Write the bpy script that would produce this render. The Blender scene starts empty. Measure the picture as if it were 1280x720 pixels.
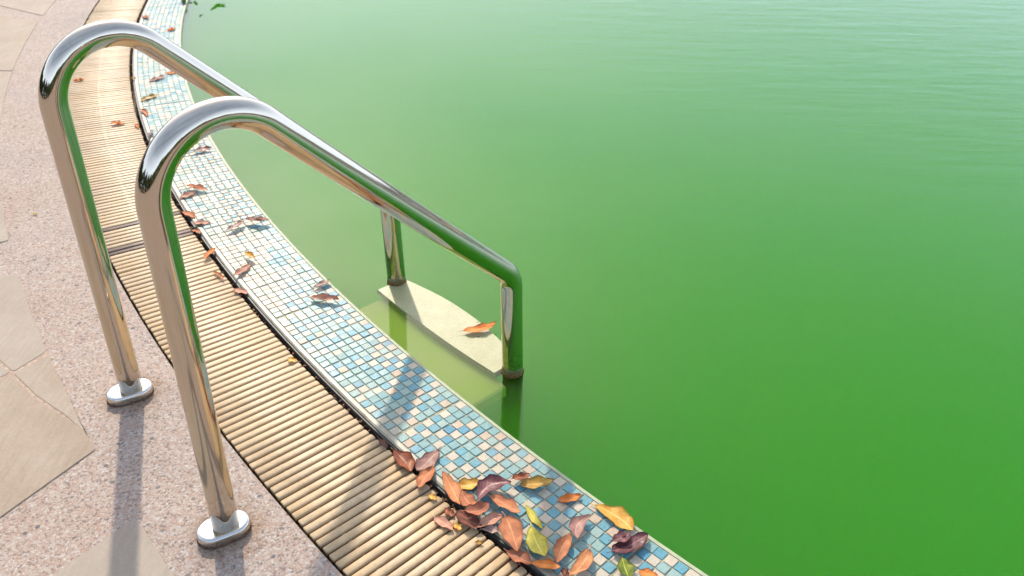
import bpy, bmesh, math, random
from mathutils import Vector, Matrix, noise
R = math.radians
rnd = random.Random(7)
S = bpy.context.scene
COL = S.collection

# ---------------------------------------------------------------- camera
cam_d = bpy.data.cameras.new('camera')
cam = bpy.data.objects.new('camera', cam_d); COL.objects.link(cam)
PITCH, ROLL = R(30.052), R(0.978)
fw = Vector((0, math.cos(PITCH), -math.sin(PITCH)))
rt0 = Vector((1, 0, 0)); up0 = rt0.cross(fw)
rt = rt0*math.cos(ROLL) + up0*math.sin(ROLL)
up = -rt0*math.sin(ROLL) + up0*math.cos(ROLL)
M = Matrix((rt, up, -fw)).transposed().to_4x4(); M.translation = (0, 0, 1.3433)
cam.matrix_world = M
cam_d.sensor_width = 36; cam_d.lens = 36*1100.1/1280
cam_d.shift_y = -63.3/1280
cam_d.clip_start = 0.02; cam_d.clip_end = 2000
cam_d.dof.use_dof = True; cam_d.dof.focus_distance = 1.75; cam_d.dof.aperture_fstop = 6.3
S.camera = cam

# ---------------------------------------------------------------- sky, sun, exposure
SUN_AZ, SUN_EL = R(109.5), R(38)          # world angle from +X, and elevation
sunv = Vector((math.cos(SUN_AZ)*math.cos(SUN_EL), math.sin(SUN_AZ)*math.cos(SUN_EL), math.sin(SUN_EL)))
W = bpy.data.worlds.new('World'); S.world = W; W.use_nodes = True
wn = W.node_tree.nodes; wl = W.node_tree.links
sky = wn.new('ShaderNodeTexSky'); sky.sky_type = 'NISHITA'; sky.sun_disc = False
sky.sun_elevation = SUN_EL; sky.sun_rotation = math.pi/2 - SUN_AZ
sky.air_density = 1.0; sky.dust_density = 3.8; sky.ozone_density = 1.0
tcw = wn.new('ShaderNodeTexCoord'); mpw = wn.new('ShaderNodeMapping'); mpw.inputs['Scale'].default_value = (1.1, 2.2, 4.5); mpw.inputs['Rotation'].default_value = (.1, .2, .6)
wl.new(tcw.outputs['Generated'], mpw.inputs[0])
nzw = wn.new('ShaderNodeTexNoise'); nzw.inputs['Scale'].default_value = 1.3; nzw.inputs['Detail'].default_value = 6; nzw.inputs['Roughness'].default_value = .6
wl.new(mpw.outputs[0], nzw.inputs['Vector'])
rpw = wn.new('ShaderNodeMapRange'); rpw.inputs['From Min'].default_value = .38; rpw.inputs['From Max'].default_value = .68; rpw.inputs['To Min'].default_value = .28; rpw.inputs['To Max'].default_value = .62
wl.new(nzw.outputs['Fac'], rpw.inputs['Value'])
mxw = wn.new('ShaderNodeMix'); mxw.data_type = 'RGBA'; wl.new(rpw.outputs[0], mxw.inputs[0]); wl.new(sky.outputs[0], mxw.inputs[6])
mxw.inputs[7].default_value = (3.9, 4.9, 6.6, 1)          # thin bright veil of high cloud
spw = wn.new('ShaderNodeSeparateXYZ'); wl.new(tcw.outputs['Generated'], spw.inputs[0])
hzw = wn.new('ShaderNodeMapRange'); hzw.interpolation_type = 'SMOOTHSTEP'; hzw.inputs['From Min'].default_value = .70; hzw.inputs['From Max'].default_value = .05; hzw.inputs['To Min'].default_value = 0; hzw.inputs['To Max'].default_value = .65
wl.new(spw.outputs[2], hzw.inputs['Value'])               # low haze, brighter towards the horizon all the way round
mxh = wn.new('ShaderNodeMix'); mxh.data_type = 'RGBA'; wl.new(hzw.outputs[0], mxh.inputs[0]); wl.new(mxw.outputs[2], mxh.inputs[6]); mxh.inputs[7].default_value = (9.8, 11.6, 14.6, 1)
wl.new(mxh.outputs[2], wn['Background'].inputs[0]); wn['Background'].inputs[1].default_value = 0.143
ld = bpy.data.lights.new('sun', 'SUN'); ld.energy = 3.15; ld.angle = R(1.3); ld.color = (1.0, 0.91, 0.78)
lo = bpy.data.objects.new('sun', ld); COL.objects.link(lo); lo.rotation_euler = sunv.to_track_quat('Z', 'Y').to_euler()
S.view_settings.view_transform = 'Standard'; S.view_settings.look = 'None'
S.view_settings.exposure = 0.6; S.view_settings.gamma = 1
S.view_settings.use_curve_mapping = False
S.render.engine = 'CYCLES'
S.cycles.max_bounces = 34; S.cycles.glossy_bounces = 5; S.cycles.transparent_max_bounces = 16
S.cycles.volume_bounces = 24
S.cycles.use_denoising = True
S.cycles.use_adaptive_sampling = True; S.cycles.adaptive_threshold = 0.03

# ---------------------------------------------------------------- the ring shaped pool edge, in metres
CX, CY = 5.4024, 6.5503
R_WATER, R_LIP, R_TILE0, R_TILE1, R_RIM0, R_RIM1 = 7.428, 7.420, 7.4315, 7.6165, 7.6170, 7.6320
R_SLAT0, R_SLAT1, R_DECK, R_STONE = 7.6500, 7.8960, 7.9020, 8.1300
Z_WATER = -0.012
def pol(a, r, z=0.0):
    a = R(a); return Vector((CX + r*math.cos(a), CY + r*math.sin(a), z))

# ---------------------------------------------------------------- helpers
def link(o, parent=None):
    COL.objects.link(o)
    if parent: o.parent = parent
    return o
def mesh_of(name, verts, faces, mats, fm=None, smooth=False):
    me = bpy.data.meshes.new(name); me.from_pydata([tuple(v) for v in verts], [], faces)
    for m in (mats if isinstance(mats, (list, tuple)) else [mats]): me.materials.append(m)
    if fm: me.polygons.foreach_set('material_index', fm)
    if smooth: me.polygons.foreach_set('use_smooth', [True]*len(me.polygons))
    me.update(); return me
def obj(name, me, parent=None, **props):
    o = bpy.data.objects.new(name, me); link(o, parent)
    for k, v in props.items(): o[k] = v
    return o
def bm_mesh(name, bm, mat, smooth=False):
    me = bpy.data.meshes.new(name); bm.to_mesh(me); bm.free()
    for m in (mat if isinstance(mat, (list, tuple)) else [mat]): me.materials.append(m)
    if smooth: me.polygons.foreach_set('use_smooth', [True]*len(me.polygons))
    return me
def empty(name, loc=(0, 0, 0), **props):
    o = bpy.data.objects.new(name, None); o.location = loc; o.empty_display_size = .05; link(o)
    for k, v in props.items(): o[k] = v
    return o
def annulus(r0, r1, z, a0=0, a1=360, n=720, zf=None):
    v, f = [], []
    full = (a1-a0) >= 360
    for i in range(n if full else n+1):
        a = a0 + (a1-a0)*i/n
        v += [pol(a, r0, z if zf is None else zf[0]), pol(a, r1, z if zf is None else zf[1])]
    m = len(v)//2
    for i in range(n):
        j = (i+1) % m
        f.append((2*i, 2*i+1, 2*j+1, 2*j))
    return v, f
def sweep_ring(profile, a0, a1, n):
    """closed (r, z) profile swept round the pool centre"""
    v, f = [], []; k = len(profile); full = (a1-a0) >= 360
    cnt = n if full else n+1
    for i in range(cnt):
        a = a0 + (a1-a0)*i/n
        v += [pol(a, r, z) for r, z in profile]
    for i in range(n):
        j = (i+1) % cnt
        for t in range(k):
            f.append((i*k+t, i*k+(t+1) % k, j*k+(t+1) % k, j*k+t))
    if not full:
        f.append(tuple(range(k))); f.append(tuple((cnt-1)*k+t for t in reversed(range(k))))
    return v, f

# ---------------------------------------------------------------- materials
class MB:
    def __init__(s, name):
        s.m = bpy.data.materials.new(name); s.m.use_nodes = True
        s.t = s.m.node_tree; s.n = s.t.nodes; s.b = s.n['Principled BSDF']; s.out = s.n['Material Output']
    def new(s, t, **kw):
        x = s.n.new(t)
        for k, v in kw.items():
            if k.startswith('i_'):
                key = k[2:]; x.inputs[int(key) if key.isdigit() else key.replace('_', ' ')].default_value = v
            else: setattr(x, k, v)
        return x
    def link(s, a, b): s.t.links.new(a, b)
    def coord(s, kind='Object', scale=None, rot=None):
        c = s.new('ShaderNodeTexCoord').outputs[kind]
        if scale is None and rot is None: return c
        m = s.new('ShaderNodeMapping'); s.link(c, m.inputs[0])
        if scale is not None: m.inputs['Scale'].default_value = scale if isinstance(scale, tuple) else (scale,)*3
        if rot: m.inputs['Rotation'].default_value = rot
        return m.outputs[0]
    def noise(s, vec, scale, detail=3, rough=.5, out='Fac'):
        x = s.new('ShaderNodeTexNoise', i_Scale=scale, i_Detail=detail, i_Roughness=rough)
        s.link(vec, x.inputs['Vector']); return x.outputs[out]
    def voro(s, vec, scale, feature='F1', out='Color', rand=1.0):
        x = s.new('ShaderNodeTexVoronoi', feature=feature, i_Scale=scale)
        x.inputs['Randomness'].default_value = rand
        s.link(vec, x.inputs['Vector']); return x.outputs[out]
    def ramp(s, fac, stops, interp='LINEAR'):
        x = s.new('ShaderNodeValToRGB'); cr = x.color_ramp; cr.interpolation = interp
        while len(cr.elements) > 1: cr.elements.remove(cr.elements[-1])
        cr.elements[0].position = stops[0][0]; cr.elements[0].color = (*c3(stops[0][1]), 1)
        for p, c in stops[1:]:
            e = cr.elements.new(p); e.color = (*c3(c), 1)
        s.link(fac, x.inputs[0]); return x.outputs[0]
    def mix(s, fac, a, b, mode='MIX'):
        x = s.new('ShaderNodeMix', data_type='RGBA', blend_type=mode)
        for sock, v in ((x.inputs[0], fac), (x.inputs[6], a), (x.inputs[7], b)):
            if isinstance(v, (int, float)): sock.default_value = v
            elif isinstance(v, tuple): sock.default_value = (*v[:3], 1)
            else: s.link(v, sock)
        return x.outputs[2]
    def math(s, op, a, b=None, clamp=False):
        x = s.new('ShaderNodeMath', operation=op, use_clamp=clamp)
        for sock, v in ((x.inputs[0], a), (x.inputs[1], b)):
            if v is None: continue
            if isinstance(v, (int, float)): sock.default_value = v
            else: s.link(v, sock)
        return x.outputs[0]
    def sep(s, v, i):
        x = s.new('ShaderNodeSeparateXYZ'); s.link(v, x.inputs[0]); return x.outputs[i]
    def bump(s, h, strength=.3, dist=.002, base=None):
        x = s.new('ShaderNodeBump'); x.inputs['Strength'].default_value = strength; x.inputs['Distance'].default_value = dist
        s.link(h, x.inputs['Height'])
        if base is not None: s.link(base, x.inputs['Normal'])
        return x.outputs[0]
    def set(s, k=None, **kw):
        if k is not None: kw['color'] = s.mix(1.0, kw['color'], (k, k, k) if isinstance(k, (int, float)) else k, 'MULTIPLY')
        for k, v in kw.items():
            sock = s.b.inputs[{'color': 'Base Color', 'rough': 'Roughness', 'metal': 'Metallic', 'normal': 'Normal',
                               'spec': 'Specular IOR Level', 'coat': 'Coat Weight', 'sss': 'Subsurface Weight'}[k]]
            if isinstance(v, (int, float)): sock.default_value = v
            elif isinstance(v, tuple): sock.default_value = (*v[:3], 1)
            else: s.link(v, sock)
        return s.m
def c3(c): return c if not isinstance(c, (int, float)) else (c, c, c)
def srgb(r, g, b):
    f = lambda x: ((x/255+.055)/1.055)**2.4 if x > 10 else x/255/12.92
    return (f(r), f(g), f(b))

POSTS = ((-0.8673, 1.5686), (-0.5374, 1.1772))
# pebble wash concrete of the deck
b = MB('pebble_wash'); co = b.coord()
v1 = b.voro(co, 210); v1f = b.sep(v1, 0)
base = b.ramp(v1f, [(0, srgb(150,122,112)), (.12, srgb(205,170,150)), (.35, srgb(214,186,172)), (.6, srgb(228,206,192)), (.8, srgb(212,168,140)), (.92, srgb(238,226,216)), (1, srgb(170,160,160))], 'CONSTANT')
v2 = b.voro(co, 480); base = b.mix(.4, base, b.ramp(b.sep(v2, 1), [(0, srgb(165,140,135)), (.5, srgb(216,190,176)), (1, srgb(246,232,222))]))
big = b.noise(co, 2.3, 4, .6)
base = b.mix(.75, base, b.ramp(big, [(.3, srgb(222,190,172)), (.5, srgb(236,214,202)), (.7, srgb(214,196,190))]), 'MULTIPLY')
dk = b.voro(co, 62); dist = b.voro(co, 62, out='Distance')
spot = b.math('MULTIPLY', b.math('LESS_THAN', b.sep(dk, 0), .075), b.math('LESS_THAN', dist, .30))
base = b.mix(b.math('MULTIPLY', spot, .8), base, b.ramp(b.sep(dk, 1), [(0, srgb(84,84,92)), (.6, srgb(120,110,108)), (1, srgb(140,118,100))]))
dk2 = b.voro(co, 130); d2 = b.voro(co, 130, out='Distance')
spot2 = b.math('MULTIPLY', b.math('LESS_THAN', b.sep(dk2, 0), .10), b.math('LESS_THAN', d2, .38))
base = b.mix(b.math('MULTIPLY', spot2, .55), base, srgb(110, 104, 112))
for px, py in POSTS:                       # yellowish mineral stain round each post foot
    dn = b.new('ShaderNodeVectorMath', operation='DISTANCE'); b.link(co, dn.inputs[0]); dn.inputs[1].default_value = (px, py, 0)
    wob = b.math('ADD', dn.outputs['Value'], b.math('MULTIPLY', b.math('SUBTRACT', b.noise(co, 24, 4), .5), .07))
    st = b.math('MULTIPLY', b.ramp(wob, [(.045, 1), (.085, 0)]), .55)
    base = b.mix(st, base, srgb(196, 170, 128), 'MULTIPLY')
h = b.math('ADD', b.math('MULTIPLY', b.voro(co, 210, out='Distance'), -1), b.math('MULTIPLY', b.noise(co, 700, 2), .4))
M_PEB = b.set(k=(.61,.735,.77), color=base, rough=.75, normal=b.bump(h, .55, .0016), spec=.2)

# honey sandstone, one variant per slab by object random
b = MB('sandstone'); co = b.coord()
inf = b.new('ShaderNodeObjectInfo').outputs['Random']
n = b.noise(co, 5, 6, .6)
base = b.ramp(n, [(.3, srgb(205,180,152)), (.5, srgb(217,194,166)), (.7, srgb(226,204,178))])
fine = b.noise(co, 160, 3, .7)
base = b.mix(.35, base, b.ramp(fine, [(.3, srgb(190,168,148)), (.7, srgb(240,225,205))]), 'MULTIPLY')
st = b.noise(b.coord(scale=(90, 9, 9), rot=(0, 0, R(38))), 1, 5, .7)
base = b.mix(.28, base, b.ramp(st, [(.35, srgb(196,172,140)), (.6, srgb(250,240,225))]), 'MULTIPLY')
base = b.mix(b.math('MULTIPLY', inf, .30), base, srgb(214, 206, 190))
M_STONE = b.set(k=(.55,.59,.66), color=base, rough=.72, normal=b.bump(b.math('ADD', fine, b.math('MULTIPLY', st, .6)), .25, .0008), spec=.2)

b = MB('joint_mortar'); co = b.coord()
M_MORTAR = b.set(k=1.1, color=b.ramp(b.noise(co, 90, 4), [(.3, srgb(128,108,92)), (.7, srgb(176,150,128))]), rough=.85)

# ivory plastic of the drain slats
def slat_mat(name, c0, c1, dirt):
    b = MB(name); co = b.coord('Object'); inf = b.new('ShaderNodeObjectInfo').outputs['Random']
    gv = b.new('ShaderNodeVectorMath', operation='ADD'); b.link(co, gv.inputs[0]); b.link(b.new('ShaderNodeObjectInfo').outputs['Location'], gv.inputs[1])
    n = b.noise(gv.outputs[0], 14, 5, .65)
    base = b.mix(b.ramp(n, [(.35, 0), (.7, 1)]), c0, c1)
    base = b.mix(b.math('MULTIPLY', inf, .22), base, (c1[0]*.8, c1[1]*.78, c1[2]*.74))
    fine = b.noise(gv.outputs[0], 220, 4, .7)
    base = b.mix(.22, base, b.ramp(fine, [(.3, srgb(150,130,105)), (.65, srgb(255,250,240))]), 'MULTIPLY')
    sm = b.noise(gv.outputs[0], 5.5, 5, .7)
    base = b.mix(b.math('MULTIPLY', b.ramp(sm, [(.46, 0), (.66, 1)]), .45), base, srgb(176, 152, 124))
    spk = b.noise(gv.outputs[0], 95, 4, .75)
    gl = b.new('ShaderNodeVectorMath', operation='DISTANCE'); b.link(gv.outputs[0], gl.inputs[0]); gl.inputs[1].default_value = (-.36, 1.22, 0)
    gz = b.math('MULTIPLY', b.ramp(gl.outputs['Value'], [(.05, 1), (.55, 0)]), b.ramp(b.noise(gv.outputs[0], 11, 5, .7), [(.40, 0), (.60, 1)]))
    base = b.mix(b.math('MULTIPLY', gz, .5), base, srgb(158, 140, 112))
    base = b.mix(b.math('MULTIPLY', b.ramp(spk, [(.60, 0), (.70, 1)]), .35), base, srgb(112, 88, 62))
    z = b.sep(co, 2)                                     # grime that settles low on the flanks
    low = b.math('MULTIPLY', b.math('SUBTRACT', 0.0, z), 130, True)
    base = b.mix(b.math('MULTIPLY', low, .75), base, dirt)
    return b.set(k=(.78,.745,.70), color=base, rough=.5, spec=.3, normal=b.bump(fine, .12, .0005))
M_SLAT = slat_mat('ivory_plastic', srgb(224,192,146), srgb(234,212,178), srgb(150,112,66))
M_SLATD = slat_mat('dark_plastic', srgb(92,72,66), srgb(120,96,84), srgb(50,38,32))

b = MB('channel_dark'); co = b.coord()
M_CHAN = b.set(color=b.ramp(b.noise(co, 30, 5), [(.3, (.05,.036,.022)), (.7, (.13,.09,.055))]), rough=.8)
b = MB('rim_plastic'); co = b.coord()
M_RIM = b.set(k=.5, color=b.ramp(b.noise(co, 26, 5, .7), [(.3, srgb(150,140,112)), (.5, srgb(196,188,160)), (.72, srgb(214,210,190))]), rough=.45,
              normal=b.bump(b.noise(co, 120, 3), .2, .001))
b = MB('rubber_seal'); co = b.coord()
M_SEAL = b.set(color=b.ramp(b.noise(co, 60, 4), [(.35, (.02,.022,.024)), (.75, (.07,.06,.045))]), rough=.55)
b = MB('grout'); co = b.coord()
g_lo = b.noise(co, 7, 4)
M_GROUT = b.set(k=(.64,.62,.50), color=b.mix(.5, b.ramp(b.noise(co, 150, 4), [(.3, srgb(150,148,128)), (.7, srgb(206,200,178))]), b.ramp(g_lo, [(.35, srgb(160,158,140)), (.65, srgb(222,216,200))])), rough=.8)
b = MB('lip_grout'); co = b.coord()
M_LIP = b.set(k=(.50,.52,.44), color=b.ramp(b.noise(co, 60, 4), [(.3, srgb(196,200,168)), (.7, srgb(226,222,200))]), rough=.6)

# glazed mosaic colours
def tile_mat(name, c, var=.10, rough=.20):
    b = MB(name); inf = b.new('ShaderNodeObjectInfo'); co = b.coord('Object')
    gv = b.new('ShaderNodeVectorMath', operation='ADD'); b.link(co, gv.inputs[0]); b.link(inf.outputs['Location'], gv.inputs[1]); g = gv.outputs[0]
    mott = b.noise(g, 190, 4, .6)
    base = b.mix(b.ramp(mott, [(.42, 0), (.66, 1)]), c, tuple(min(1, x*1.0+.10) for x in c))
    base = b.mix(b.math('MULTIPLY', b.noise(g, 46, 2), var*2), base, tuple(x*.62 for x in c))
    film = b.noise(g, 5.5, 5, .65)                        # chalky film left by drying water
    base = b.mix(b.math('MULTIPLY', b.ramp(film, [(.45, 0), (.72, 1)]), .48), base, srgb(206, 204, 186))
    rg = b.math('ADD', b.math('MULTIPLY', b.noise(g, 60, 4, .7), .32), rough)
    return b.set(k=(.61,.59,.54), color=base, rough=rg, spec=.09, normal=b.bump(b.noise(g, 75, 2), .22, .0016))
TC = dict(blue=srgb(122,186,206), azure=srgb(102,172,202), pale=srgb(154,196,200), aqua=srgb(172,206,204), white=srgb(230,218,200),
          cream=srgb(226,202,180), mint=srgb(188,202,184), ice=srgb(206,216,206), sage=srgb(164,184,172), teal=srgb(116,170,178))
TM = {k: tile_mat('tile_'+k, v) for k, v in TC.items()}

# polished stainless steel, with brown scum at the water line
b = MB('polished_steel'); co = b.coord('Object'); z = b.sep(co, 2)
smudge = b.noise(co, 9, 5, .65)
gr = b.noise(co, 120, 4, .7)
zz = b.math('ADD', z, b.math('MULTIPLY', b.math('SUBTRACT', b.noise(co, 70, 5), .5), .022))
ring = b.ramp(zz, [(0, 1), (.004, .95), (.012, 0), (1, 0)])
cut = b.math('LESS_THAN', zz, .03)
xyd = b.new('ShaderNodeAttribute', attribute_name='wet', attribute_type='GEOMETRY').outputs['Fac']
ring = b.math('MULTIPLY', ring, xyd)
alg = b.math('MULTIPLY', b.ramp(zz, [(0, 1), (.09, 0)]), b.math('MULTIPLY', xyd, b.ramp(gr, [(.4, .0), (.62, .75)])))
col = b.mix(b.math('MULTIPLY', ring, .9), srgb(200, 190, 174), b.ramp(gr, [(.35, srgb(40,26,12)), (.7, srgb(112,84,40))]))
col = b.mix(alg, col, srgb(96, 110, 48))
M_STEEL = b.set(color=col, metal=b.math('SUBTRACT', 1, b.math('MULTIPLY', ring, .9)),
                rough=b.math('ADD', b.math('ADD', b.math('MULTIPLY', b.ramp(smudge, [(.4, 0), (.75, 1)]), .07), .055), b.math('ADD', b.math('MULTIPLY', ring, .5), b.math('MULTIPLY', b.ramp(b.noise(co, 240, 4, .8), [(.60, 0), (.72, 1)]), .16))),
                normal=b.bump(b.noise(co, 14, 3), .05, .004))
b = MB('flange_steel'); co = b.coord('Object')
M_FLANGE = b.set(color=srgb(214, 210, 202), metal=1.0, rough=b.math('ADD', .16, b.math('MULTIPLY', b.noise(co, 60, 4), .1)))
b = MB('rust'); co = b.coord('Object')
M_RUST = b.set(color=b.ramp(b.noise(co, 160, 5), [(.3, (.035,.018,.010)), (.7, (.16,.085,.045))]), rough=.8)
b = MB('dried_scum'); co = b.coord('Object')
M_SCUM = b.set(color=b.ramp(b.noise(co, 190, 4, .7), [(.35, srgb(58,38,16)), (.55, srgb(112,84,40)), (.7, srgb(150,130,70))]), rough=.85, normal=b.bump(b.noise(co, 260, 3), .6, .001))
b = MB('tread_plastic'); co = b.coord('Object')
tc = b.ramp(b.noise(co, 18, 4), [(.3, srgb(204,196,152)), (.7, srgb(222,214,182))])
tc = b.mix(.5, tc, b.ramp(b.noise(co, 330, 3, .7), [(.36, srgb(140,136,96)), (.52, srgb(232,226,196))]), 'MULTIPLY')
vd = b.voro(co, 34, out='Distance'); vc = b.voro(co, 34)
tc = b.mix(b.math('MULTIPLY', b.math('MULTIPLY', b.math('LESS_THAN', vd, .16), b.math('LESS_THAN', b.sep(vc, 0), .22)), .7), tc, srgb(78, 72, 44))
M_TREAD = b.set(k=(.55,.59,.50), color=tc, rough=.5, normal=b.bump(b.noise(co, 420, 2), .5, .001))

# green pool water: clear surface over a body of suspended algae
b = MB('algae_water'); co = b.coord('Object')
b.n.remove(b.b)
wv = b.noise(b.coord(scale=(2.2, 11, 1), rot=(0, 0, R(8))), 1.0, 3, .55)
wv2 = b.noise(b.coord(scale=(6, 26, 1), rot=(0, 0, R(12))), 1.0, 2, .5)
cd = b.sep(co, 0)
calm = b.math('ADD', b.math('MULTIPLY', cd, .30), b.math('MULTIPLY', b.sep(co, 1), .30))
calm = b.ramp(b.math('MULTIPLY', calm, .5), [(.22, .03), (.55, .22), (.95, 1.0)])
hh = b.math('MULTIPLY', b.math('ADD', wv, b.math('MULTIPLY', wv2, .4)), calm)
nb = b.bump(hh, .36, .010)
fr = b.new('ShaderNodeFresnel', i_IOR=1.40); b.link(nb, fr.inputs['Normal'])
tr = b.new('ShaderNodeBsdfTransparent'); gl = b.new('ShaderNodeBsdfGlossy'); gl.inputs['Roughness'].default_value = .02
b.link(nb, gl.inputs['Normal'])
mx = b.new('ShaderNodeMixShader'); b.link(fr.outputs[0], mx.inputs[0]); b.link(tr.outputs[0], mx.inputs[1]); b.link(gl.outputs[0], mx.inputs[2])
b.link(mx.outputs[0], b.out.inputs['Surface'])
pv = b.new('ShaderNodeVolumePrincipled'); pv.inputs['Color'].default_value = (.82, 1.0, .04, 1); pv.inputs['Density'].default_value = 5.5
pv.inputs['Anisotropy'].default_value = 0.42
va = b.new('ShaderNodeVolumeAbsorption'); va.inputs['Color'].default_value = (.56, 1, .02, 1); va.inputs['Density'].default_value = 3.4
ad = b.new('ShaderNodeAddShader'); b.link(pv.outputs[0], ad.inputs[0]); b.link(va.outputs[0], ad.inputs[1]); b.link(ad.outputs[0], b.out.inputs['Volume'])
M_WATER = b.m
b = MB('pool_shell'); co = b.coord()
M_SHELL = b.set(color=b.ramp(b.noise(co, 3, 4), [(.3, srgb(222,226,196)), (.7, srgb(232,234,214))]), rough=.7)

def leaf_mat(name, c0, c1, rib, rough=.58):
    b = MB(name); co = b.coord('Object'); gen = b.coord('Generated'); inf = b.new('ShaderNodeObjectInfo').outputs['Random']
    gv = b.new('ShaderNodeVectorMath', operation='ADD'); b.link(co, gv.inputs[0]); b.link(b.new('ShaderNodeObjectInfo').outputs['Location'], gv.inputs[1]); g = gv.outputs[0]
    base = b.mix(b.ramp(b.noise(g, 45, 4, .6), [(.38, 0), (.66, 1)]), c0, c1)
    sp = b.ramp(b.noise(g, 260, 3, .6), [(.34, 1), (.42, 0)])
    base = b.mix(b.math('MULTIPLY', sp, .45), base, tuple(x*.35 for x in c0))
    u = b.new('ShaderNodeAttribute', attribute_name='across', attribute_type='GEOMETRY').outputs['Fac']
    l = b.new('ShaderNodeAttribute', attribute_name='along', attribute_type='GEOMETRY').outputs['Fac']
    ab = b.math('ABSOLUTE', u)
    mid = b.ramp(ab, [(.03, 1), (.09, 0)])
    base = b.mix(b.math('MULTIPLY', mid, .7), base, rib)
    ph = b.math('FRACT', b.math('MULTIPLY', b.math('SUBTRACT', l, b.math('MULTIPLY', ab, .22)), 9))
    vein = b.ramp(ph, [(.0, 1), (.10, 0), (.92, 0), (1, 1)])
    base = b.mix(b.math('MULTIPLY', vein, .18), base, rib)
    edge = b.ramp(ab, [(.82, 0), (1, 1)])
    base = b.mix(b.math('MULTIPLY', edge, .4), base, tuple(x*.45 for x in c1))
    hsv = b.new('ShaderNodeHueSaturation'); b.link(base, hsv.inputs['Color'])
    b.link(b.math('ADD', 1.08, b.math('MULTIPLY', inf, .35)), hsv.inputs['Value']); hsv.inputs['Hue'].default_value = .507; hsv.inputs['Saturation'].default_value = 1.0
    hgt = b.math('ADD', b.math('MULTIPLY', vein, -.5), b.noise(g, 130, 3))
    m = b.set(color=hsv.outputs[0], rough=rough+.1, spec=.25, normal=b.bump(hgt, .35, .0012))
    t = b.new('ShaderNodeBsdfTranslucent'); b.link(hsv.outputs[0], t.inputs[0]); x = b.new('ShaderNodeMixShader'); x.inputs[0].default_value = .22
    b.link(b.b.outputs[0], x.inputs[1]); b.link(t.outputs[0], x.inputs[2]); b.link(x.outputs[0], b.out.inputs['Surface'])
    return m
LM = dict(
    rust=leaf_mat('leaf_rust', srgb(158,82,52), srgb(120,58,44), srgb(190,120,80), .32),
    dark=leaf_mat('leaf_dark', srgb(80,50,44), srgb(104,70,58), srgb(120,90,70)),
    mauve=leaf_mat('leaf_mauve', srgb(168,122,108), srgb(136,94,88), srgb(196,156,136), .35),
    terra=leaf_mat('leaf_terracotta', srgb(196,122,84), srgb(172,98,72), srgb(216,156,116)),
    pinkb=leaf_mat('leaf_pink_brown', srgb(190,138,116), srgb(164,110,92), srgb(214,168,144)),
    tan=leaf_mat('leaf_tan', srgb(208,136,92), srgb(186,112,76), srgb(226,170,124)),
    yellow=leaf_mat('leaf_yellow', srgb(214,160,72), srgb(196,130,54), srgb(236,206,120), .35),
    purple=leaf_mat('leaf_purple', srgb(112,68,70), srgb(84,46,54), srgb(170,120,110), .28),
    brown=leaf_mat('leaf_brown', srgb(164,98,74), srgb(136,78,62), srgb(190,130,100)),
    dbrown=leaf_mat('leaf_dark_brown', srgb(126,72,58), srgb(98,54,48), srgb(160,108,86)),
    grey=leaf_mat('leaf_grey', srgb(164,134,126), srgb(140,112,108), srgb(190,166,156)),
    orange=leaf_mat('leaf_orange', srgb(216,124,62), srgb(192,98,48), srgb(232,164,104)),
    olive=leaf_mat('leaf_olive', srgb(190,172,78), srgb(168,150,60), srgb(220,200,110)),
    green=leaf_mat('leaf_green', srgb(128,132,50), srgb(96,106,38), srgb(210,210,96)),
    fresh=leaf_mat('leaf_fresh', srgb(70,120,34), srgb(52,98,28), srgb(130,170,70)),
    ochre=leaf_mat('leaf_ochre', srgb(190,146,62), srgb(160,112,56), srgb(216,176,96), .35))

# ---------------------------------------------------------------- the setting
v, f = annulus(R_DECK, 40, 0, n=720); obj('deck', mesh_of('deck', v, f, M_PEB), kind='structure')
g = 900
b = MB('lawn'); co = b.coord()
M_LAWN = b.set(color=b.ramp(b.noise(co, .4, 6), [(.3, (.03,.055,.014)), (.7, (.07,.09,.03))]), rough=.9)
v, f = annulus(39.9, g, -.012, n=96); obj('ground', mesh_of('ground', v, f, M_LAWN), kind='structure')
# pool shell under the water: wall, and pale floor raised to bounce light
prof = [(R_LIP+.004, -.004), (R_LIP+.004, -.75), (R_LIP+.06, -.75), (R_LIP+.06, -.004)]
v, f = sweep_ring(prof, 0, 360, 360); obj('pool_wall', mesh_of('pool_wall', v, f, M_SHELL), kind='structure')
v, f = annulus(0.01, R_LIP+.2, -.64, n=180); obj('pool_floor', mesh_of('pool_floor', v, f, M_SHELL), kind='structure')
# water body: a closed disc
n = 360
ring = [pol(i*360/n, R_LIP+.002, Z_WATER) for i in range(n)]; low = [pol(i*360/n, R_LIP+.002, -.63) for i in range(n)]
v = ring + low; f = [tuple(range(n)), tuple(n+i for i in reversed(range(n)))] + [(i, n+i, n+(i+1) % n, (i+1) % n) for i in range(n)]
obj('water', mesh_of('water', v, f, M_WATER), kind='structure')
# drain channel trough under the grating
prof = [(R_RIM1-.004, -.004), (R_DECK+.02, -.004), (R_DECK+.02, -.11), (R_RIM1-.02, -.11), (R_RIM1-.02, -.004)]
prof = [(R_RIM1+.0005, -.012), (R_RIM1+.0005, -.10), (R_DECK+.004, -.10), (R_DECK+.004, -.003), (R_DECK+.03, -.003), (R_DECK+.03, -.13), (R_RIM1-.03, -.13), (R_RIM1-.03, -.012)]
v, f = sweep_ring(prof, 0, 360, 720); obj('drain_channel', mesh_of('drain_channel', v, f, M_CHAN), kind='structure')

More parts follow.
